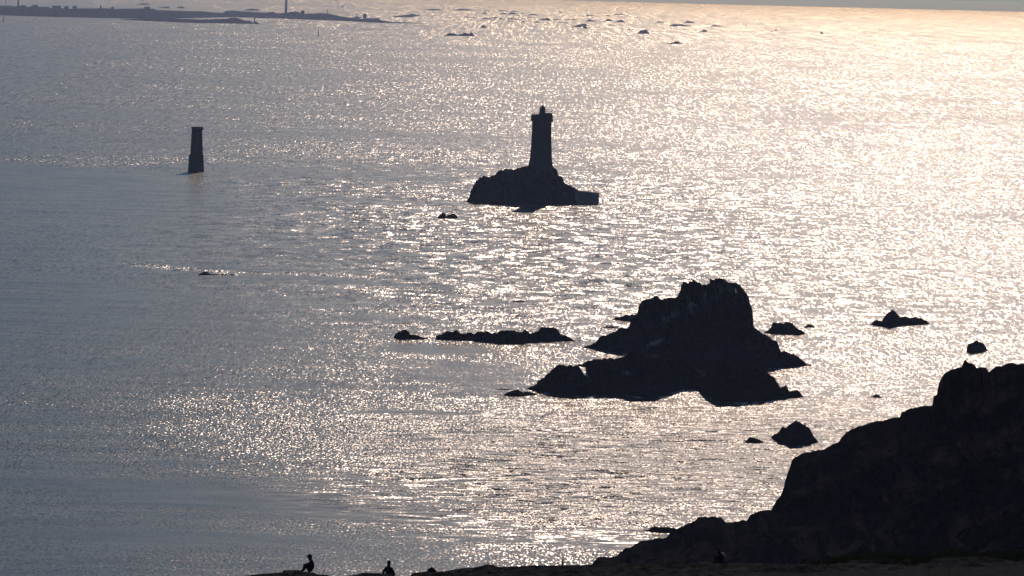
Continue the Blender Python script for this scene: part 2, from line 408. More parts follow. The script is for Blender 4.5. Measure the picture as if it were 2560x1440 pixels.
R_('squat block-shaped rock near the right edge, above the headland cliff', [(2416,877),(2418,865),(2422,854),(2438,850),(2453,853),(2465,865),(2469,876)], [(2416,879),(2427,884),(2453,882),(2469,877)], .8, seed=15)
R_('tiny low wedge of rock in open bright water left of the headland cliff', [(2176,992),(2189,987),(2198,989),(2208,994)], [(2176,994),(2208,995)], 1, seed=16)
R_('large pyramid-shaped rock with a notched left shoulder, in the cove below the stack', [(1928,1093),(1938,1083),(1948,1073),(1952,1064),(1956,1058),(1965,1063),(1972,1055),(1978,1050),(1990,1046),(2000,1051),(2008,1055),(2021,1065),(2025,1072),(2029,1081),(2037,1092),(2047,1105)], [(1928,1095),(1948,1108),(1984,1117),(2020,1112),(2047,1106)], .75, seed=17)
R_('small wedge-shaped rock just left of the large pyramid-shaped rock', [(1862,1106),(1868,1097),(1873,1090),(1889,1095),(1912,1105)], [(1862,1107),(1890,1109),(1912,1106)], 1, seed=18)
R_('twin-peaked small rock left of and below the lighthouse islet', [(1093,545),(1099,538),(1104,530),(1111,530),(1116,539),(1126,534),(1135,533),(1140,538),(1145,543)], [(1093,546),(1145,546)], 1, seed=19)
R_('lone black rock tip awash with a streak of ripples, in smooth dark water at left', [(495,686),(502,682),(507,679),(517,681),(527,685),(540,685),(556,685),(588,687)], [(495,687.5),(588,688.5)], 1.4, seed=20, step=1.2)
R_('tiny speck of rock above the long low reef', [(1188,784),(1194,782),(1199,784)], [(1188,785),(1199,785)], 1, seed=21)
R_('thin dark rock awash left of the tall stack summit', [(1280,754),(1298,750),(1312,752)], [(1280,755),(1312,755)], 1, seed=22)

# ------------------------------------------------------------------ lighthouse on its islet
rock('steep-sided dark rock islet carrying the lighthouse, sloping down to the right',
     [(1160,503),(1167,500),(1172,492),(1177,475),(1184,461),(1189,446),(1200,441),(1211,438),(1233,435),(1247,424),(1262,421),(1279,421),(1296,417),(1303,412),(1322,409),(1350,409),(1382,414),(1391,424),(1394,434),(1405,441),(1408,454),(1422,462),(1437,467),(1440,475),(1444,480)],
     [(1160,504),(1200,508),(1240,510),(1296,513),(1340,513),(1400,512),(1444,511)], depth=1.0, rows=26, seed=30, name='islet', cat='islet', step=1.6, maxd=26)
# landing pier at the islet's right end
b = MB()
A = sea(1436, 511); B_ = sea(1496, 511)
def hz(x, y, D): return at(x, y, D).z
pier_d = 7.0
prof = [(1436, 471), (1449, 478), (1470, 480), (1495, 483), (1497, 484)]
vv = []
for x, y in prof:
    for dd in (0.0, pier_d):
        p = sea(x, 511); t = (p.y + dd) / p.y
        vv.append(Vector((p.x, p.y + dd, -1.5))); vv.append(Vector((p.x, p.y + dd, hz(x, y, p.y + 1))))
ff = []
for i in range(len(prof) - 1):
    a = i * 4; c = a + 4
    ff += [(a, c, c + 1, a + 1), (a + 1, c + 1, c + 3, a + 3), (a + 3, c + 3, c + 2, a + 2)]
ff += [(0, 1, 3, 2), ((len(prof) - 1) * 4, (len(prof) - 1) * 4 + 2, (len(prof) - 1) * 4 + 3, (len(prof) - 1) * 4 + 1)]
b.add(vv, ff)
pier = empty('landing_pier', sea(1470, 511)); tag(pier, 'square-ended stone landing pier jutting from the right of the lighthouse islet', 'pier')
def sub(o, root):            # keep world position under a located root
    o.parent = root; o.matrix_parent_inverse = Matrix.Translation(root.location).inverted() if root.rotation_euler.z == 0 else root.matrix_basis.inverted(); return o
po = b.build('pier_deck', M_CONC); sub(po, pier)
b = MB()
for k in range(4):
    p = sea(1494 - k * 4, 511); b.tube((p.x, p.y + .3, hz(1494 - k * 4, 483, p.y) - .1), (p.x, p.y + .3, hz(1494 - k * 4, 483, p.y) + .9), .06)
p0 = sea(1482, 511); p1 = sea(1494, 511)
b.tube((p0.x, p0.y + .3, hz(1482, 483, p0.y) + .85), (p1.x, p1.y + .3, hz(1494, 483, p1.y) + .85), .05)
sub(b.build('pier_railing', M_METAL), pier)

Dl = sea(1352, 513).y + 9.0                  # distance of the tower's axis
S = Dl / F_PX                                # metres per photo pixel there
base_pt = at(1352, 409, Dl)
zb = base_pt.z - 3.0
LH = empty('lighthouse', (base_pt.x, Dl, zb), 0.0); tag(LH, 'tall square granite lighthouse with a gallery and small lantern, on the rock islet', 'lighthouse')
H0 = 3.0
def lz(px): return H0 + (409 - px) * S       # height above the foot for a row of pixels
b = MB()
b.lathe((0,0,0), [(31.5*S, 0), (30.2*S, lz(409)), (28.2*S, lz(400)), (26.8*S, lz(385)), (25.4*S, lz(360)), (24.3*S, lz(330)), (23.7*S, lz(306)), (23.7*S, lz(303))], 32, .45)
tw = b.build('tower', M_GRANITE, LH)
b = MB()
for s_, k in ((1, 0), (-1, 0)):
    b.box((s_ * 22.6 * S, 0, lz(350)), (.6, 3.6, lz(305) - lz(398)), 0)
b.build('buttress', M_GRANITE, LH)
b = MB()
b.lathe((0,0,0), [(23.9*S, lz(305)), (25.6*S, lz(300)), (27.2*S, lz(297.5)), (27.2*S, lz(287.5)), (25.4*S, lz(287.5)), (25.4*S, lz(292)), (4*S, lz(292))], 32, .5)
ga = b.build('gallery', M_GRANITE, LH)
b = MB()
for i in range(28):
    a = 2 * math.pi * i / 28
    e = 1 + .5 * (min(1 / max(abs(math.cos(a)), abs(math.sin(a))), 1.28) - 1)
    r = 26.0 * S * .93 * e
    b.box((r * math.cos(a), r * math.sin(a), lz(300.5)), (1.5, .45, .9), a)
b.build('corbel', M_GRANITE, ga)
b = MB()
b.box((17 * S, 0, lz(285)), (17 * S, 22 * S, 5.5 * S)); b.build('service_hut', M_GRANITE, LH)
# lantern
cx = 1.0 * S
b = MB(); b.lathe((cx,0,0), [(8.2*S, lz(292)), (8.2*S, lz(283)), (7.0*S, lz(282.5))], 20); la = b.build('lantern', M_GRANITE, LH)
b = MB(); b.lathe((cx,0,0), [(6.3*S, lz(282.6)), (6.3*S, lz(270.5))], 16); b.build('lantern_glazing', M_GLASS, la)
b = MB()
for i in range(10):
    a = 2 * math.pi * i / 10
    b.tube((cx + 6.5*S*math.cos(a), 6.5*S*math.sin(a), lz(282.6)), (cx + 6.5*S*math.cos(a), 6.5*S*math.sin(a), lz(270.5)), .09, n=5)
b.build('glazing_bar', M_METAL, la)
b = MB(); b.lathe((cx,0,0), [(7.1*S, lz(270.6)), (7.1*S, lz(269.5)), (5.6*S, lz(267)), (3.0*S, lz(265)), (1.0*S, lz(264.2)), (.9*S, lz(263))], 18); b.build('lantern_roof', M_METAL, la)
b = MB(); b.tube((cx, 0, lz(264)), (cx, 0, lz(252.5)), .17, .09); b.build('antenna', M_METAL, LH)
b = MB(); b.tube((-7.5*S, -.5, lz(287)), (-7.5*S, -.5, lz(265)), .15, .12); b.tube((-7.5*S, -.5, lz(266)), (-5*S, -.5, lz(266)), .06); b.build('mast', M_METAL, LH)
def rail_run(pts, z0, z1, r=.07):
    q = MB()
    for i in range(len(pts) - 1):
        a, c = Vector((*pts[i], 0)), Vector((*pts[i+1], 0)); n_ = max(1, int((c - a).length / 1.1))
        for k in range(n_ + 1):
            p = a.lerp(c, k / n_); q.tube((p.x, p.y, z0), (p.x, p.y, z1), r * .8, n=5)
        for t in (1.0, .55): q.tube((a.x, a.y, z0 + (z1 - z0) * t), (c.x, c.y, z0 + (z1 - z0) * t), r, n=5)
    return q
g = 24.5 * S * .93
rail_run([(9*S, -11*S), (25*S, -11*S), (25*S, 11*S), (9*S, 11*S)], lz(282.5), lz(274.5)).build('hut_railing', M_METAL, LH)
rail_run([(-26*S, -24*S), (-8*S, -26*S)], lz(288), lz(283.5)).build('gallery_railing', M_METAL, LH)
b = MB(); b.box((0, -24.6*S, lz(396)), (1.6, 1.4, 3.2)); dr = b.build('door', M_METAL, LH)
for yy in (330, 352, 374):
    b = MB(); b.box((0, -25.0*S, lz(yy)), (1.0, 1.2, 1.8)); b.build('window', M_GLASS, LH)

# ------------------------------------------------------------------ beacon tower standing in the water
Db = sea(490, 430).y + 4
S2 = Db / F_PX
bp_ = at(490, 429, Db)
BT = empty('beacon_tower', (bp_.x, Db, -1.0)); tag(BT, 'two-stage masonry beacon tower rising straight from the water at left', 'beacon tower')
def bz(px): return 1.0 + at(490, px, Db).z
b = MB(); b.lathe((0,0,0), [(20.3*S2, 0), (20.0*S2, bz(424)), (19.2*S2, bz(410)), (18.6*S2, bz(391)), (18.2*S2, bz(388)), (16.5*S2, bz(386))], 28)
b.build('base', M_GRANITE, BT)
b = MB(); b.lathe((.8*S2,0,0), [(16.0*S2, bz(388)), (15.2*S2, bz(370)), (14.4*S2, bz(352)), (13.6*S2, bz(335)), (13.2*S2, bz(326)), (13.4*S2, bz(325.6))], 28)
b.build('shaft', M_GRANITE, BT)
b = MB(); b.lathe((1.8*S2,0,0), [(13.2*S2, bz(326)), (15.3*S2, bz(321.5)), (15.3*S2, bz(319.2)), (9*S2, bz(318.8)), (8.4*S2, bz(317.2)), (3*S2, bz(316.4))], 28)
cp = b.build('cap', M_GRANITE, BT)
for i in range(12):
    a = 2 * math.pi * i / 12
    b = MB(); b.box((1.8*S2 + 14*S2*math.cos(a), 14*S2*math.sin(a), bz(318.6)), (.5, .9, .5), a)
    b.build('merlon', M_GRANITE, cp)
b = MB(); b.box((0, -15.6*S2, bz(375)), (.9, 1.0, 1.9)); b.build('doorway', M_GLASS, BT)

# ------------------------------------------------------------------ white water along the feet of the rocks
M_FOAM = plain('foam', (.62, .64, .64), .8, 1.5, .1)
def foam_lines():
    V = []; Fc = []
    lines = [[(1159,505),(1200,509),(1240,511),(1296,514),(1340,514),(1400,513),(1444,512),(1497,512)],
        [(1316,974),(1350,980),(1385,986),(1430,990),(1466,992),(1543,986),(1593,993),(1652,993),(1677,984),(1712,975),(1745,976)], [(1745,978),(1768,991),(1786,1000),(1800,1006),(1850,1008),(1906,1006),(1958,1000),(2012,994)],
        [(1452,869),(1487,875),(1533,883),(1568,885)], [(1925,922),(1944,922),(1980,919),(2024,915)], [(984,846),(1005,851),(1040,850),(1076,849)], [(1088,849),(1182,854),(1279,863),(1388,855),(1441,854)],
        [(1908,833),(1935,838),(2012,837)], [(2174,813),(2225,823),(2254,816),(2328,812)], [(2415,880),(2427,886),(2453,884),(2470,878)], [(1926,1096),(1948,1110),(1984,1119),(2020,1114),(2049,1107)], [(470,431),(490,433),(511,431)], [(1450,919),(1458,935),(1467,937)]]
    for li, ln in enumerate(lines):
        x0, x1 = ln[0][0], ln[-1][0]; n = max(4, int((x1 - x0) / 2)); prev = None
        for i in range(n + 1):
            x = x0 + (x1 - x0) * i / n; yb = interp(ln, x)
            k = noise.noise(Vector((x * .07, li * 3.3, 0))) + .5 * noise.noise(Vector((x * .3, li, 1)))
            wd = max(0, k - .02) * 3.2
            if wd <= 0: prev = None; continue
            p = sea(x, yb, .05 + .06 * min(1, wd)); a = len(V)
            V += [Vector((p.x, p.y + .9, p.z)), Vector((p.x, p.y - wd * .5, p.z)), Vector((p.x + .2, p.y - wd * 1.2, .02))]
            if prev is not None: Fc += [(prev, prev + 1, a + 1, a), (prev + 1, prev + 2, a + 2, a + 1)]
            prev = a
    o = mesh('foam', V, Fc, M_FOAM); tag(o, 'thin broken lines of white water washing round the feet of the rocks', 'foam', kind='stuff')
foam_lines()

# ------------------------------------------------------------------ far island, village, towers
def land(name, top, base, depth_m, label=None, cat=None, kind=None, step=3.0, mat=None, seed=0):
    x0, x1 = top[0][0], top[-1][0]; n = int((x1 - x0) / step); V = []; rows = 7
    hs = [0, .75, .95, 1, .95, .7, .3, 0]
    for i in range(n + 1):
        x = x0 + (x1 - x0) * i / n; yb = interp(base, x); yt = min(interp(top, x), yb - .4)
        P = sea(x, yb)
        lim = .7 * (yb - yt) * P.y ** 2 / (F_PX * CAM_H); dm = min(depth_m, max(lim, 4))
        zr = max(.5, at(x, yt, P.y + dm * .43).z + 1.2 * S * noise.noise(Vector((x * .25, seed, 0))))
        for k in range(rows + 1):
            v = k / rows; d = P.y + dm * v; q = at(x, yb, d)
            V.append(Vector((q.x, d, -1.5 if k in (0, rows) else zr * hs[k] * (1 + .06 * noise.noise(Vector((x * .1, k, seed))) if k != 3 else 1))))
    m_ = rows + 1
    Fc = [(i * m_ + k, (i + 1) * m_ + k, (i + 1) * m_ + k + 1, i * m_ + k + 1) for i in range(n) for k in range(rows)]
    Fc += [tuple(range(m_)), tuple(reversed([n * m_ + k for k in range(m_)]))]
    o = mesh(name, V, Fc, mat or M_FAR)
    tag(o, label, cat, None, kind); return o
isl_top = [(-240,14),(-60,12),(0,14),(23,14),(37,16),(48,15),(60,12),(68,18),(80,15),(90,16),(125,20),(156,21),(178,22),(195,21),(234,21),(252,20),(287,22),(361,21),(385,22),(391,25),(469,28),(500,28),(555,33),(566,28),(581,26),(598,28),(662,32),(684,30),(692,34),(708,33),(719,31),(736,28),(750,31),(762,34),(782,34),(802,33),(820,34),(841,39),(862,43),(883,45),(905,47),(925,46),(946,46),(951,51),(981,55),(1010,56),(1058,58)]
isl_base = [(-240,35),(0,38),(59,40.5),(176,43.5),(305,46),(391,47.5),(581,43),(631,44.5),(719,47.5),(828,51.5),(955,57.5),(1058,59)]
island = land('far_island', isl_top, isl_base, 900, kind='structure')
land('spit_of_land', [(300,48),(330,47.5),(391,46),(440,47),(500,49),(533,48),(565,47),(579,44),(590,44),(598,47),(612,52),(625,52),(632,58)], [(300,49),(365,52.5),(469,57),(500,58),(632,60)], 400, kind='structure', seed=4)

def pt_on(x, y, D): return at(x, y, D)
Di = 9300.0
def tower_far(name, x, ytop, ybot, wpx, label, cat, D=None, lantern=False, group=None):
    D = D or Di
    s_ = D / F_PX; q = at(x, ybot, D)
    r_ = empty(name, (q.x, D, q.z)); tag(r_, label, cat, group)
    h = (ybot - ytop) * s_; rr = wpx / 2 * s_
    b = MB(); b.lathe((0,0,-3), [(rr * 1.12, 0), (rr, h * .5), (rr * .9, h + 3)], 14); b.build('tower' if wpx > 2.4 else 'post', M_WALLF if wpx > 3 else M_METAL, r_)
    b = MB(); b.lathe((0,0,h), [(rr * 1.25, 0), (rr * 1.25, .9 * s_), (rr * .7, .95 * s_), (rr * .7, 3 * s_), (.1, 4 * s_)], 12); b.build('lantern' if lantern else 'cap', M_METAL, r_)
    return r_
tower_far('island_lighthouse', 715, -26, 33, 5.4, 'very tall slender island lighthouse cut off by the top edge of the photo', 'lighthouse', 9000, True)
tower_far('water_tower', 45.5, -9, 14, 4.4, 'slim tower at the left end of the far island, cut by the photo top', 'tower')
tower_far('mast', 14.5, -12, 9, 1.6, 'thin mast at the far left of the island, in the corner of the photo', 'mast', 12500)
tower_far('church_tower', 252, 15.5, 21, 3.6, 'little square tower on the far island skyline, between the low roofs and lone hut', 'tower')
tower_far('beacon', 636.5, 48, 59, 3.2, 'short stubby beacon at the right tip of the near spit of land', 'beacon', sea(636, 59).y)
rock('little dark rock under the stubby beacon at the tip of the near spit', [(622,58),(630,54),(637,55),(644,57),(650,59)], [(622,59.5),(650,60)], 1, name='rock', seed=88)
bb = sea(795, 92).y
tower_far('beacon', 795.5, 79, 92, 2.2, 'thin pole beacon standing alone in open sparkling water below the far island', 'beacon', bb)
tower_far('beacon', 8, 43, 55, 2.2, 'thin pole beacon in dark water at the extreme left, below the far island', 'beacon', sea(8, 55).y)
tower_far('beacon', 818, 26, 38, 1.8, 'thin beacon with a crossbar on the right half of the far island skyline', 'beacon', 9600)
def house(x, y, w_, h_, D, label, rz=0.0):
    s_ = D / F_PX; q = at(x, y, D); r_ = empty('house', (q.x, D, q.z - 2), rz); tag(r_, label, 'house', 'low houses along the far island skyline')
    W = w_ * s_; H = h_ * s_ + 2
    b = MB(); b.box((0, 0, H * .35), (W, 8, H * .7)); b.build('wall', M_WALLF, r_)
    b = MB(); W2 = W * 1.05; hz0 = H * .7; b.add([(-W2/2,-4.5,hz0),(W2/2,-4.5,hz0),(W2/2,4.5,hz0),(-W2/2,4.5,hz0),(-W2/2*.92,0,H),(W2/2*.92,0,H)], [(0,1,5,4),(2,3,4,5),(1,2,5),(3,0,4),(3,2,1,0)])
    rf = b.build('roof', M_SLATE, r_)
    b = MB(); b.box((W * .36, 0, H * 1.02), (1.1, 1.1, H * .22)); b.build('chimney', M_WALLF, rf)
for x, y, w_, h_, lb in [(88, 17, 13, 5, 'gabled house on the far island just right of the slim tall tower'),
    (112, 20, 22, 3, 'long low house between the gabled house and the wide-roofed block on the far island'),
    (141, 21, 21, 6.5, 'wide-roofed block on the far island skyline, left of two narrower roofs'),
    (166, 22, 10, 6.5, 'narrow-roofed house just right of the wide-roofed block on the far island'),
    (187, 22, 10, 7, 'second narrow-roofed house right of the wide-roofed block on the far island'),
    (281, 22, 6, 5, 'tiny lone hut on the far island skyline right of the little square tower'),
    (368, 22, 15, 5, 'isolated house near the middle of the far island, left of the low offshore rocks'),
    (757, 33, 8, 6.5, 'boxy little building just right of the very tall island lighthouse'),
    (912, 44, 8, 9, 'square little building near the thin right end of the far island')]:
    house(x, y, w_, h_, 9250.0 if x < 700 else 8800.0, lb)

# ------------------------------------------------------------------ skerries scattered between the island and the horizon
FAR = [(1057,1105,21,26),(1130,1192,21,26),(1207,1232,25,28),(1242,1268,25,28),(1275,1301,26,29.5),(1203,1216,31,35),(1247,1272,32,36),(1270,1296,30,36),(1300,1312,31.5,34),
 (1160,1171,39.5,43),(1172,1188,42.5,45),(1205,1229,44,48),(1230,1246,41,46),(1247,1257,44.5,48),(1265,1301,45,48.5),(1268,1286,51,54),(1304,1318,51.5,54.5),(1318,1348,34.5,38.5),(1318,1336,41,44),
 (1325,1354,53,56.5),(1347,1378,44.5,51),(1380,1400,46.5,49.5),(1398,1406,29.5,32),(1392,1410,55.5,58),(1410,1424,56.5,59),(1402,1441,47.5,49.8),(1464,1485,36,40.5),(1510,1527,38,40.5),(1532,1564,34,37.5),
 (1465,1492,48,53.5),(1508,1534,46.5,53),(1533,1563,49.5,55.5),(1437,1471,59,65),(1429,1462,63.5,68),(1455,1471,64.5,71.5),(1637,1662,53,56.5),(1708,1737,51.5,57.5),(1669,1735,59,65.5),(1775,1808,62,66.5),
 (1568,1586,72,74.5),(1594,1624,74.5,84),(1609,1624,73,75.5),(1750,1769,74,79.5),(1667,1707,102,109.5),(1934,1946,73.5,76.5),(1925,1936,78,80),(2050,2059,79,84.5),(1202,1217,62,69.5),
 (1110,1146,81,89.5),(1146,1185,80,90),(1086,1101,91,93),(1000,1057,33,40.5),(979,1038,36.5,43),(340,376,7.5,12),(349,366,.5,3),(393,428,15,20.5),(440,467,15,20.5),(606,652,21,26.5),(838,848,.8,3.5),(852,862,15,18),
 (887,897,34,37),(882,905,39.5,45),(1520,1545,62,64),(1560,1568,31,33),(1290,1299,37,39.5)]
SP = {(1594,1624): [(0,.1),(.2,.75),(.35,1),(.75,1),(.85,.6),(1,.05)], (1667,1707): [(0,.1),(.3,.35),(.65,1),(.75,.8),(.85,.25),(1,.05)],
      (1110,1146): [(0,.1),(.35,.95),(.55,.7),(.75,.75),(1,.2)], (1146,1185): [(0,.25),(.2,.6),(.4,.95),(.55,.6),(.7,.55),(.8,1),(.9,.9),(1,.15)]}
def far_label(x, yb):
    z1 = 'near the horizon' if yb < 34 else ('below the horizon line' if yb < 50 else ('in the band of skerries' if yb < 62 else 'on the sparkling water'))
    return z1
FL = {
 (1057,1105):'long flat skerry on the pale water above the right tip of the far island', (1130,1192):'long thin skerry, farthest of the flat ones near the horizon, left of the scattered field',
 (1594,1624):'blocky flat-topped rock on golden water, boldest of the far rocks right of the lighthouse', (1667,1707):'low one-peaked rock, nearest of the far rocks on golden water right of the lighthouse',
 (1110,1146):'left rounded half of the pair of nearer far rocks above and left of the lighthouse', (1146,1185):'right double-humped half of the pair of nearer far rocks left of the lighthouse',
 (2050,2059):'tiny lone speck of rock farthest right on the golden water', (1202,1217):'small pointed rock alone on the water above the pair of humped far rocks',
 (1708,1737):'violet-tinted low dome rock behind the long jagged golden skerry', (1669,1735):'long jagged skerry with a raised left end on golden water',
 (1775,1808):'thin skerry with a little bump, right of the long jagged golden skerry', (1750,1769):'small wedge rock between the blocky rock and the long jagged skerry on golden water',
 (340,376):'flat skerry above the middle of the far island at the photo top', (349,366):'thin skerry touching the top edge above the far island',
 (606,652):'low skerry behind the far island left of the very tall lighthouse', (838,848):'tiny buoy-like rock at the very top edge right of the tall island lighthouse',
 (393,428):'low mound of rock just behind the far island, left one of two mounds', (440,467):'low mound of rock just behind the far island, right one of two mounds',
 (1000,1057):'dark flat reef trailing off the right tip of the far island, right part', (979,1038):'dark flat reef trailing off the right tip of the far island, left part',
 (1437,1471):'dark rock behind the cluster of skerries above the lighthouse lantern', (1455,1471):'stubby rock at the right of the dark cluster above the lighthouse', (1429,1462):'long low rock at the left of the dark cluster above the lighthouse'}
ORD = ['first', 'second', 'third', 'fourth', 'fifth', 'sixth', 'seventh', 'eighth', 'ninth', 'tenth', 'eleventh', 'twelfth']
AUTO = {}
left_ = [f for f in FAR if (f[0], f[1]) not in FL]
for nm_, sel in (('top row near the horizon', lambda f: 960 < f[0] <= 1440 and f[3] <= 31), ('second row of far skerries', lambda f: 960 < f[0] <= 1440 and 31 < f[3] <= 43),
                 ('middle row of far skerries', lambda f: 960 < f[0] <= 1440 and 43 < f[3] <= 49), ('fourth row of far skerries', lambda f: 960 < f[0] <= 1440 and 49 < f[3] < 75),
                 ('far golden water, upper row', lambda f: f[0] > 1440 and f[3] <= 45), ('far golden water, lower rows', lambda f: f[0] > 1440 and f[3] > 45),
                 ('patch off the right end of the far island', lambda f: f[0] <= 960), ('nearer water under the humped pair', lambda f: 960 < f[0] <= 1440 and f[3] >= 75)):
    grp_ = sorted([f for f in left_ if sel(f)], key=lambda f: f[0] + f[1])
    for q_, f in enumerate(grp_):
        sh_ = 'humped' if (f[3] - f[2]) / (f[1] - f[0]) > .2 else 'thin flat'
        AUTO[(f[0], f[1])] = sh_ + ' skerry, ' + ORD[q_] + ' from left in the ' + nm_
for k, (a, c, yt, yb) in enumerate(FAR):
    lb = FL.get((a, c)); grp = 'skerries scattered off the far island'
    if (a, c) in SP:
        tp = [(a + (c - a) * u, yb - (yb - yt) * h) for u, h in SP[(a, c)]]
    else:
        rr = random.Random(k * 13 + 5); pk = rr.uniform(.25, .75)
        tp = [(a, yb - .3), (a + (c - a) * pk * .5, yb - (yb - yt) * rr.uniform(.45, .8)), (a + (c - a) * pk, yt), (a + (c - a) * (pk + .12), yt + .8), (a + (c - a) * (pk + (1 - pk) * .6), yb - (yb - yt) * rr.uniform(.35, .75)), (c, yb - .3)]
    if lb is None: lb = AUTO[(a, c)]
    rock(lb, tp, [(a, yb), (c, yb)], 1.0, .5, name='skerry', group=grp, step=1.0, seed=100 + k, cat='skerry')

# ------------------------------------------------------------------ headland at right
HT = [(1470,1424),(1484,1408),(1495,1397),(1515,1396),(1536,1394),(1552,1388),(1568,1381),(1572,1372),(1577,1366),(1604,1351),(1640,1346),(1667,1342),(1676,1331),(1695,1319),(1717,1310),(1735,1303),(1742,1296),(1749,1292),(1776,1290),(1790,1290),(1803,1293),(1817,1306),(1840,1302),(1867,1299),(1876,1285),(1895,1278),(1917,1273),(1932,1273),(1939,1251),(1950,1240),(1960,1224),(1964,1197),(1970,1180),(1975,1170),(1980,1150),(1989,1138),(2010,1131),(2025,1127),(2057,1122),(2080,1110),(2098,1102),(2108,1088),(2116,1079),(2140,1066),(2161,1059),(2185,1052),(2207,1048),(2230,1042),(2250,1041),(2254,1027),(2275,1020),(2297,1014),(2333,1010),(2335,1000),(2329.5,991),(2342,982),(2344,970),(2347,957),(2353,943),(2361,930),(2379,921),(2404,914),(2407,905),(2410,899),(2413,897),(2423,902),(2433,907),(2442,918),(2450,915),(2465,916),(2472,925),(2483,918),(2495,912),(2510,909),(2520,904),(2528,903),(2545,907),(2560,908),(2700,880),(2900,850),(3400,880),(4000,1000)]
HD = [(1470,505),(1600,500),(1800,490),(1932,478),(1990,455),(2100,440),(2250,425),(2345,400),(2450,385),(2600,370),(4000,330)]
def headland():
    V = []; xs = list(np.arange(1470, 2600, 2.0)) + list(np.arange(2600, 4001, 14.0)); rows = 110
    for x in xs:
        yt = interp(HT, x); Dr = interp(HD, x) + 5 * fbm(Vector((x * .02, 3, 1)), 3)
        j = 3.4 * fbm(Vector((x * .06, 0, 5)), 7) if x > 1500 else 0
        zr = max(.5, at(x, yt + j, Dr).z)
        front = 28 + zr * 1.15; back = 16 + zr * .9
        for k in range(rows + 1):
            v = k / rows
            if v < .62:
                q = v / .62; d = Dr - front * (1 - q)
                prof = q ** .8
            else:
                q = (1 - v) / .38; d = Dr + back * (1 - q)
                prof = q ** .75
            env = 1 - abs(2 * q - 1) ** 2 if v < .62 else math.sin(math.pi * q)
            p = at(x, yt, d)
            nv = Vector((p.x * .05, d * .05, 0))
            n3 = Vector((p.x * .055, d * .055, zr * prof * .075))
            st = n3 + Vector((.35 * n3.z, 0, 1.2 * n3.z - .5 * n3.x))
            amp = env * min(1, zr / 14)
            rg = 2.5 * fbm(n3, 5) + 1.2 * noise.noise(st * 5)
            d2 = d + amp * (9 * fbm(st + Vector((5, 2, 1)), 6) - 5 * abs(noise.noise(st * 2.1)) + 2.0 * noise.noise(st * 7) + 1.3 * abs(noise.noise(st * 16)))
            p.x += amp * (3 * noise.noise(st * 2.5 + Vector((9, 9, 0))) + 1.0 * noise.noise(st * 8))
            z = zr * prof + rg * amp; d = min(d2, Dr - .05) if v < .62 and k > 0 and q < 1 else d
            cap = 100 - (100 - zr) * d / Dr        # the sight line over the crest
            if v < .62: z = min(z, cap - .02)
            else: z = min(z, zr)
            if k in (0, rows): z = -2
            V.append(Vector((p.x, d, z)))
    m_ = rows + 1; n = len(xs) - 1
    Fc = [(i * m_ + k, (i + 1) * m_ + k, (i + 1) * m_ + k + 1, i * m_ + k + 1) for i in range(n) for k in range(rows)]
    Fc += [tuple(range(m_)), tuple(reversed([n * m_ + k for k in range(m_)]))]
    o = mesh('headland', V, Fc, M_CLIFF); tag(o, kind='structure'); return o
headland()
rock('flat black slab lying in the water at the toe of the headland cliff', [(1609,1327),(1622,1321),(1636,1317),(1672,1315),(1690,1320),(1705,1330)], [(1609,1328),(1650,1332),(1705,1333)], 1.0, seed=60)

# ------------------------------------------------------------------ near ledge the people sit on
LT = [(-2500,1475),(0,1462),(400,1448),(600,1441),(645,1435),(708,1430),(757,1428),(785,1431),(792,1435),(817,1436),(829,1441),(848,1442),(884,1437),(909,1431),(962,1433),(983,1438),(997,1441),(1026,1440),(1030,1432),(1067,1428),(1092,1429),(1120,1426),(1153,1420),(1185,1418),(1210,1413),(1232,1412),(1247,1417),(1300,1415),(1328,1413),(1403,1413),(1437,1412),(1481,1411),(1600,1409),(1720,1408),(1745,1404),(1770,1404),(1790,1409),(1850,1407),(1950,1409),(2040,1410),(2060,1406),(2150,1399),(2300,1396),(2560,1388),(3000,1370),(4500,1330)]
def ledge_d(x): return 150 + 3 * noise.noise(Vector((x * .004, 1, 1)))
def ground():
    V = []; xs = list(np.arange(-2500, 560, 60.0)) + list(np.arange(560, 2620, 4.0)) + list(np.arange(2620, 4501, 60.0)); rows = []
    for t in np.linspace(0, 1, 10): rows.append(('c', 5 + t * 113))       # hillside below the camera
    for t in np.linspace(0, 1, 46)[1:]: rows.append(('n', 118 + t * 100))
    for x in xs:
        yt = interp(LT, x); Dc = ledge_d(x)
        zc = at(x, yt, Dc).z
        zs = 98.0
        for kind, dd in rows:
            if kind == 'c': d = dd
            else:
                t = (dd - 118) / 100.0
                d = 118 + (Dc - 118) * min(1, t / .82) if t <= .82 else Dc + (t - .82) / .18 * 70
            p = at(x, yt, d)
            if d <= Dc:
                z = zs + (zc - zs) * d / Dc
                lim = 100 - (100 - zc) * d / Dc
                ff_ = max(0.0, min(1, (d - 100) / 30)) * min(1, (Dc - d) / 1.5 + .15)
                g = .42 * fbm(Vector((p.x * .35, d * .9, 0)), 5) + .18 * abs(noise.noise(Vector((p.x * .9, d * 2.2, 4))))
                g += .34 * math.floor(3 * noise.noise(Vector((p.x * .12, d * .5, 9)))) * .5
                z += ff_ * g
                if d < Dc - .01: z = min(z, lim - .01)
            else:
                z = zc + (-3 - zc) * ((d - Dc) / 70) ** .6
            if d > Dc + 69.9: z = -3
            V.append(Vector((p.x, d, z)))
    m_ = len(rows); n = len(xs) - 1
    Fc = [(i * m_ + k, (i + 1) * m_ + k, (i + 1) * m_ + k + 1, i * m_ + k + 1) for i in range(n) for k in range(m_ - 1)]
    o = mesh('clifftop_ground', V, Fc, M_LEDGE); tag(o, kind='structure'); return o
gr = ground()
def on_ledge(x, y=None):
    D = ledge_d(x); return at(x, (y if y else interp(LT, x)), D)

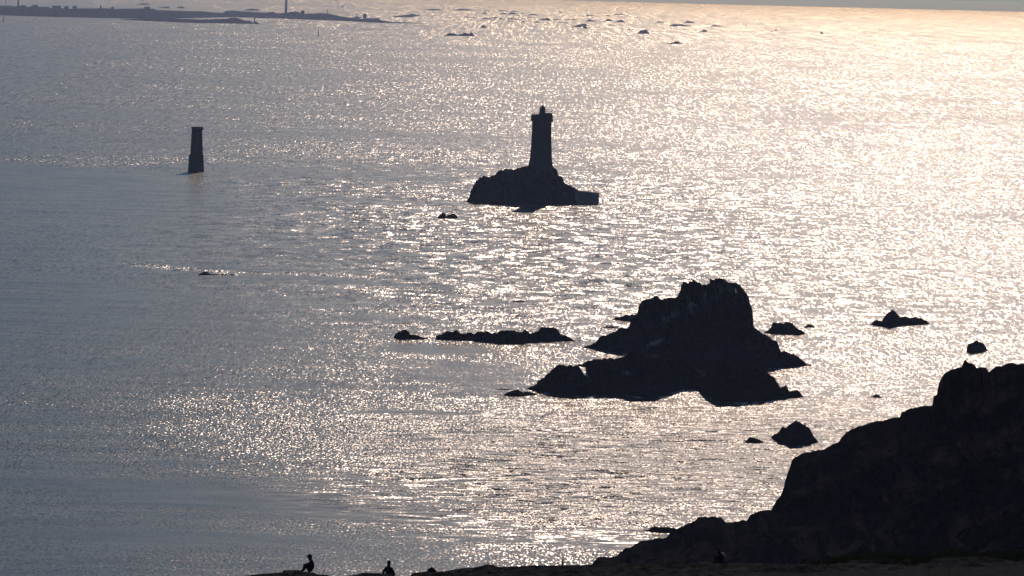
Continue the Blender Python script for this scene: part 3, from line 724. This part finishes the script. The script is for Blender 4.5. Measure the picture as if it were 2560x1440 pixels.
def boulder(x, y, w_, h_, label, seed):
    p = on_ledge(x, y); s_ = p.y / F_PX; V = []; Fc = []; n, m2 = 16, 8
    for j in range(m2 + 1):
        ph = math.pi * j / m2
        for i in range(n):
            a = 2 * math.pi * i / n
            d = Vector((math.sin(ph) * math.cos(a), math.sin(ph) * math.sin(a), math.cos(ph)))
            k = 1 + .28 * noise.noise(d * 1.6 + Vector((seed, 0, 0))) + .1 * noise.noise(d * 5 + Vector((seed, 0, 0)))
            V.append(Vector((p.x + d.x * w_ / 2 * s_ * k, p.y - .1 + d.y * w_ / 2.4 * s_ * k, p.z + d.z * h_ * s_ * k)))
    for j in range(m2):
        for i in range(n):
            Fc.append((j * n + i, (j + 1) * n + i, (j + 1) * n + (i + 1) % n, j * n + (i + 1) % n))
    o = mesh('boulder', V, Fc, M_LEDGE); tag(o, label, 'boulder'); return o
boulder(1079, 1430, 26, 12, 'rounded boulder on the clifftop edge right of the two silhouetted sitting people', 1)
boulder(1222, 1416, 34, 6, 'low smooth boulder on the clifftop edge between the rounded boulder and the short post', 2)
boulder(733, 1431, 60, 5, 'low flat stone under and left of the tall sitting person in the cap', 3)

# post and thin stake
def stick(x, y0, y1, r, label, cat, name, lean=0.0, mat=None):
    p = on_ledge(x, y0); q = at(x + lean, y1, p.y)
    b = MB(); b.tube((p.x, p.y, p.z - .15), q, r, r * .6, 8)
    b.lathe((q.x, q.y, q.z), [(r * .9, 0), (r * .9, .03), (r * .2, .06)], 8)
    o = b.build(name, mat or M_METAL); tag(o, label, cat); return o
stick(1407, 1414, 1401, .055, 'short dark post standing on the clifftop edge near the middle bottom', 'post', 'post')
stick(2021, 1425, 1411, .03, 'thin bare twig sticking up from the grassy clifftop right of the crouching person', 'twig', 'bare_twig', 6)

# ------------------------------------------------------------------ grass on the clifftop, right corner
M_GRASS = plain('dry_grass', (.060, .062, .014), .9, .6, .6)
def grass():
    rg = random.Random(3); V = []; Fc = []
    for k in range(22000):
        x = 2000 + 700 * rg.random() ** .8
        Dc = ledge_d(x); t = rg.random(); d = Dc - t * 19
        yt = interp(LT, x); zc = at(x, yt, Dc).z
        z = 98.0 + (zc - 98.0) * d / Dc
        lim = 100 - (100 - zc) * d / Dc
        px = at(x, yt, d).x
        cl = noise.noise(Vector((px * .5, d * .3, 2)))
        if cl < -.15 or (x < 2150 and rg.random() > (x - 2000) / 150): continue
        z = min(z, lim) - .12
        h = (.16 + .32 * rg.random()) * (.6 + cl)
        if t < .05: h *= .5
        a = rg.uniform(0, 6.28); w2 = .012; lx, ly = rg.uniform(-.12, .12), rg.uniform(-.12, .12)
        n = len(V)
        V += [Vector((px - w2 * math.cos(a), d - w2 * math.sin(a), z)), Vector((px + w2 * math.cos(a), d + w2 * math.sin(a), z)), Vector((px + lx * .4, d + ly * .4, z + .12 + h * .6)), Vector((px + lx, d + ly, z + .12 + h))]
        Fc += [(n, n + 1, n + 2), (n, n + 2, n + 3)]
    o = mesh('grass', V, Fc, M_GRASS); tag(o, kind='stuff', label='short dry clifftop grass in the bottom right corner', cat='grass'); return o
grass()

# ------------------------------------------------------------------ people
M_SKIN = plain('skin', (.35, .22, .16), .6, 5.0, .1)
M_DARKC = plain('dark_clothing', (.030, .032, .038), .9, 6.0)
M_MAROON = plain('maroon_clothing', (.02, .007, .007), .9, 6.0)
M_PALE = plain('pale_highlight', (.55, .53, .50), .9, 6.0)  # pale colour standing in for light caught on a shoulder
M_HAIR = plain('dark_hair', (.02, .015, .012), .7, 12.0)
def skinned(name, chains, mat, parent, sub_=2):
    """chains: lists of (point, radius); consecutive points joined, shared points merged -> one skinned surface"""
    pts = []; rad = []; edges = []; idx = {}
    def gi(p, r):
        k = tuple(round(c, 4) for c in p)
        if k not in idx: idx[k] = len(pts); pts.append(Vector(p)); rad.append(r)
        return idx[k]
    for ch in chains:
        prev = None
        for p, r in ch:
            i = gi(p, r)
            if prev is not None and prev != i: edges.append((prev, i))
            prev = i
    me = bpy.data.meshes.new(name); me.from_pydata(pts, edges, []); me.update()
    o = bpy.data.objects.new(name, me); col.objects.link(o); me.materials.append(mat)
    mo = o.modifiers.new('skin', 'SKIN'); mo.use_smooth_shade = True
    lay = me.skin_vertices[0] if len(me.skin_vertices) else None
    if lay is None:
        bpy.context.view_layer.objects.active = o
        bpy.ops.mesh.customdata_skin_add(); lay = me.skin_vertices[0]
    for i, r in enumerate(rad): lay.data[i].radius = (r, r) if not isinstance(r, tuple) else r
    lay.data[0].use_root = True
    su = o.modifiers.new('sub', 'SUBSURF'); su.levels = sub_; su.render_levels = sub_
    o.parent = parent
    return o
def hand(ch, wrist, d, side, up):
    """five short finger chains rooted inside the palm"""
    d = Vector(d).normalized(); side = Vector(side).normalized(); up = Vector(up).normalized(); w0 = Vector(wrist)
    palm = w0 + d * .05
    out = [[(w0, .026), (palm, .030), (palm + d * .035, .026)]]
    for k, (o_, l) in enumerate(((-.026, .062), (-.009, .075), (.009, .072), (.026, .056))):
        r0 = palm + d * .035; a = r0 + side * o_ + d * .012; b_ = a + d * l * .55 - up * .006; c = b_ + d * l * .35 - up * .02
        out.append([(r0, .026), (a, .009), (b_, .0085), (c, .007)])
    a = palm + side * -.03; out.append([(palm, .030), (a, .011), (a + side * -.02 + d * .03, .009)])
    return out
def head_mesh(parent, c, face, tilt=0.0, scale=1.0):
    """one continuous head with brow, nose, mouth, chin and ears; face = horizontal facing direction"""
    fx, fy = face; V = []; Fc = []; n, m2 = 28, 20
    for j in range(m2 + 1):
        ph = math.pi * j / m2
        for i in range(n):
            a = 2 * math.pi * i / n
            dx, dy, dz = math.sin(ph) * math.cos(a), math.sin(ph) * math.sin(a), math.cos(ph)
            X, Y, Z = dx * .098, dy * .076, dz * .118
            if dz < -.2: X *= 1 - .25 * (-dz - .2); Y *= 1 - .45 * (-dz - .2)
            fr_ = max(0, math.cos(a)) * math.sin(ph)
            if fr_ > .5:
                s_ = (fr_ - .5) * 2
                X -= .006 * s_
                if abs(dy) < .16 and -.38 < dz < .05: X += .022 * (1 - abs(dz + .25) / .35 if dz > -.38 else 0) * (1 - abs(dy) / .18)
                if .14 < abs(dy) < .48 and -.06 < dz < .18: X -= .008
                if abs(dy) < .3 and -.55 < dz < -.48: X -= .005
                if abs(dy) < .28 and -.75 < dz < -.6: X += .007
            if abs(abs(dy) - .95) < .12 and -.3 < dz < .15 and -.35 < math.cos(a) < .15: Y *= 1.16
            V.append(Vector((c[0] + (X * fx - Y * fy) * scale, c[1] + (X * fy + Y * fx) * scale, c[2] + Z * scale)))
    for j in range(m2):
        for i in range(n): Fc.append((j * n + i, (j + 1) * n + i, (j + 1) * n + (i + 1) % n, j * n + (i + 1) % n))
    return V, Fc
def hair_cap(name, c, face, parent, mat, drop=.02, grow=1.26):
    fx, fy = face; V = []; Fc = []; n, m2 = 24, 10
    for j in range(m2 + 1):
        ph = (math.pi * .62) * j / m2
        for i in range(n):
            a = 2 * math.pi * i / n
            lim = 1.0 if math.cos(a) < .3 else .72
            p2 = ph * lim
            X, Y, Z = math.sin(p2) * math.cos(a) * .100 * grow, math.sin(p2) * math.sin(a) * .080 * grow, math.cos(p2) * .120 * grow
            k = 1 + .03 * noise.noise(Vector((X * 40, Y * 40, Z * 40)))
            V.append(Vector((c[0] + (X * fx - Y * fy) * k, c[1] + (X * fy + Y * fx) * k, c[2] + Z * k)))
    for j in range(m2):
        for i in range(n): Fc.append((j * n + i, (j + 1) * n + i, (j + 1) * n + (i + 1) % n, j * n + (i + 1) % n))
    Fc.append(tuple(m2 * n + i for i in range(n)))
    return mesh(name, V, Fc, mat, parent, True)
def person(x, y, label, yaw, cloth, lean=0.0, knees=.42, arms='knees', cap=False, extra=None, scl=1.0):
    """Seated figure; local +X is where it faces. Origin on the ground under the pelvis."""
    p = on_ledge(x, y)
    root = empty('person', p, yaw); root.scale = (scl,) * 3; tag(root, label, 'person')
    L = lean
    hip = Vector((0, 0, .11)); waist = Vector((-.02 + L * .12, 0, .30)); chest = Vector((L * .30, 0, .46)); neck0 = Vector((.01 + L * .48, 0, .585)); neck1 = Vector((.03 + L * .62, 0, .67))
    ch = [[(hip, .165), (waist, .155), (chest, .165), (neck0, .115), (neck1, .095), (neck1 + Vector((.03, 0, .08)), .085)]]
    for s in (-1, 1):
        sh = Vector((L * .42, s * .17, .545))
        if arms == 'knees':
            el = Vector((.20 + L * .3, s * .21, .34)); wr = Vector((.36, s * .09, .40))
            hd = (.6, -s * .7, -.2)
        else:
            el = Vector((-.05, s * .285, .30)); wr = Vector((-.02, s * .25, .07)); hd = (.9, 0, -.25)
        ch.append([(chest, .165), (sh, .088), (el, .072), (wr, .036)])
        ch += hand(ch, wr, hd, (0, 1, 0) if arms != 'knees' else (.5, .5, .6), (0, 0, 1))
        hj = Vector((.05, s * .10, .11)); kn = Vector((.33, s * .13, knees)); an = Vector((.42, s * .12, .09)); toe = Vector((.60, s * .13, .045))
        if arms == 'behind': kn = Vector((.43, s * .16, knees * .6)); an = Vector((.78, s * .14, .07)); toe = Vector((.86, s * .15, .15))
        ch.append([(hip, .165), (hj, .120), (kn, .088), (an, .060), (toe, .045)])
    bd = skinned('body', ch, cloth, root, 2)
    hc = neck1 + Vector((.045, 0, .125))
    V, Fc = head_mesh(root, hc, (1, 0), 0, 1.2); hd_ = mesh('head', V, Fc, M_SKIN, root, True)
    hair_cap('hair', hc + Vector((-.012, 0, .008)), (1, 0), root, M_HAIR)
    if cap:
        b = MB(); b.lathe((hc.x - .01, 0, hc.z + .055), [(.108, -.03), (.130, .0), (.134, .03), (.085, .062), (.02, .07)], 24)
        b.box((hc.x + .125, 0, hc.z + .045), (.12, .15, .014)); b.build('cap', M_DARKC, root, True)
    if extra: extra(root, hc)
    return root
person(779, 1431, 'silhouetted person in a flat cap sitting upright on the clifftop, knees drawn up', R(168), M_DARKC, lean=.08, cap=True, scl=.93)
person(971, 1447, 'silhouetted bareheaded person seen from behind, sitting on the clifftop with arms at the sides', R(80), M_DARKC, lean=-.02, arms='behind', scl=.93)
def shoulder_highlight(root, hc):
    b = MB()
    b.lathe((hc.x - .01, 0, hc.z + .05), [(.112, -.04), (.118, .0), (.10, .05), (.03, .075)], 20); b.build('hat', M_METAL, root, True)
    skinned('shoulder_highlight', [[(Vector((.10, -.12, .60)), (.035, .05)), (Vector((.03, -.02, .66)), (.045, .05)), (Vector((-.08, .05, .60)), (.045, .05)), (Vector((-.135, .02, .50)), (.035, .05)), (Vector((-.145, .0, .40)), (.025, .04))]], M_PALE, root, 1)  # rim of light on shoulder and back, put in as a pale strip
person(1806, 1410, 'person with a pale highlight modelled over the shoulders sitting hunched on the dark clifftop ledge', R(172), M_MAROON, lean=.35, extra=shoulder_highlight, scl=.80)

# ------------------------------------------------------------------ haze over the sea
def haze():
    b = MB(); b.box((0, 8000, 54.0), (90000, 66500, 112.0)); 
    mt = bpy.data.materials.new('sea_haze'); mt.use_nodes = True; t = mt.node_tree
    t.nodes.remove(t.nodes['Principled BSDF'])
    v = t.nodes.new('ShaderNodeVolumePrincipled'); v.inputs['Color'].default_value = HAZE_COL; v.inputs['Density'].default_value = HAZE_D
    v.inputs['Anisotropy'].default_value = HAZE_G
    v.inputs['Absorption Color'].default_value = (1, 1, 1, 1)
    t.links.new(v.outputs[0], t.nodes['Material Output'].inputs['Volume'])
    o = b.build('haze', mt); tag(o, kind='stuff'); return o
HAZE_COL, HAZE_D, HAZE_G = (.41, .56, .93, 1), 6.0e-5, .05
haze()
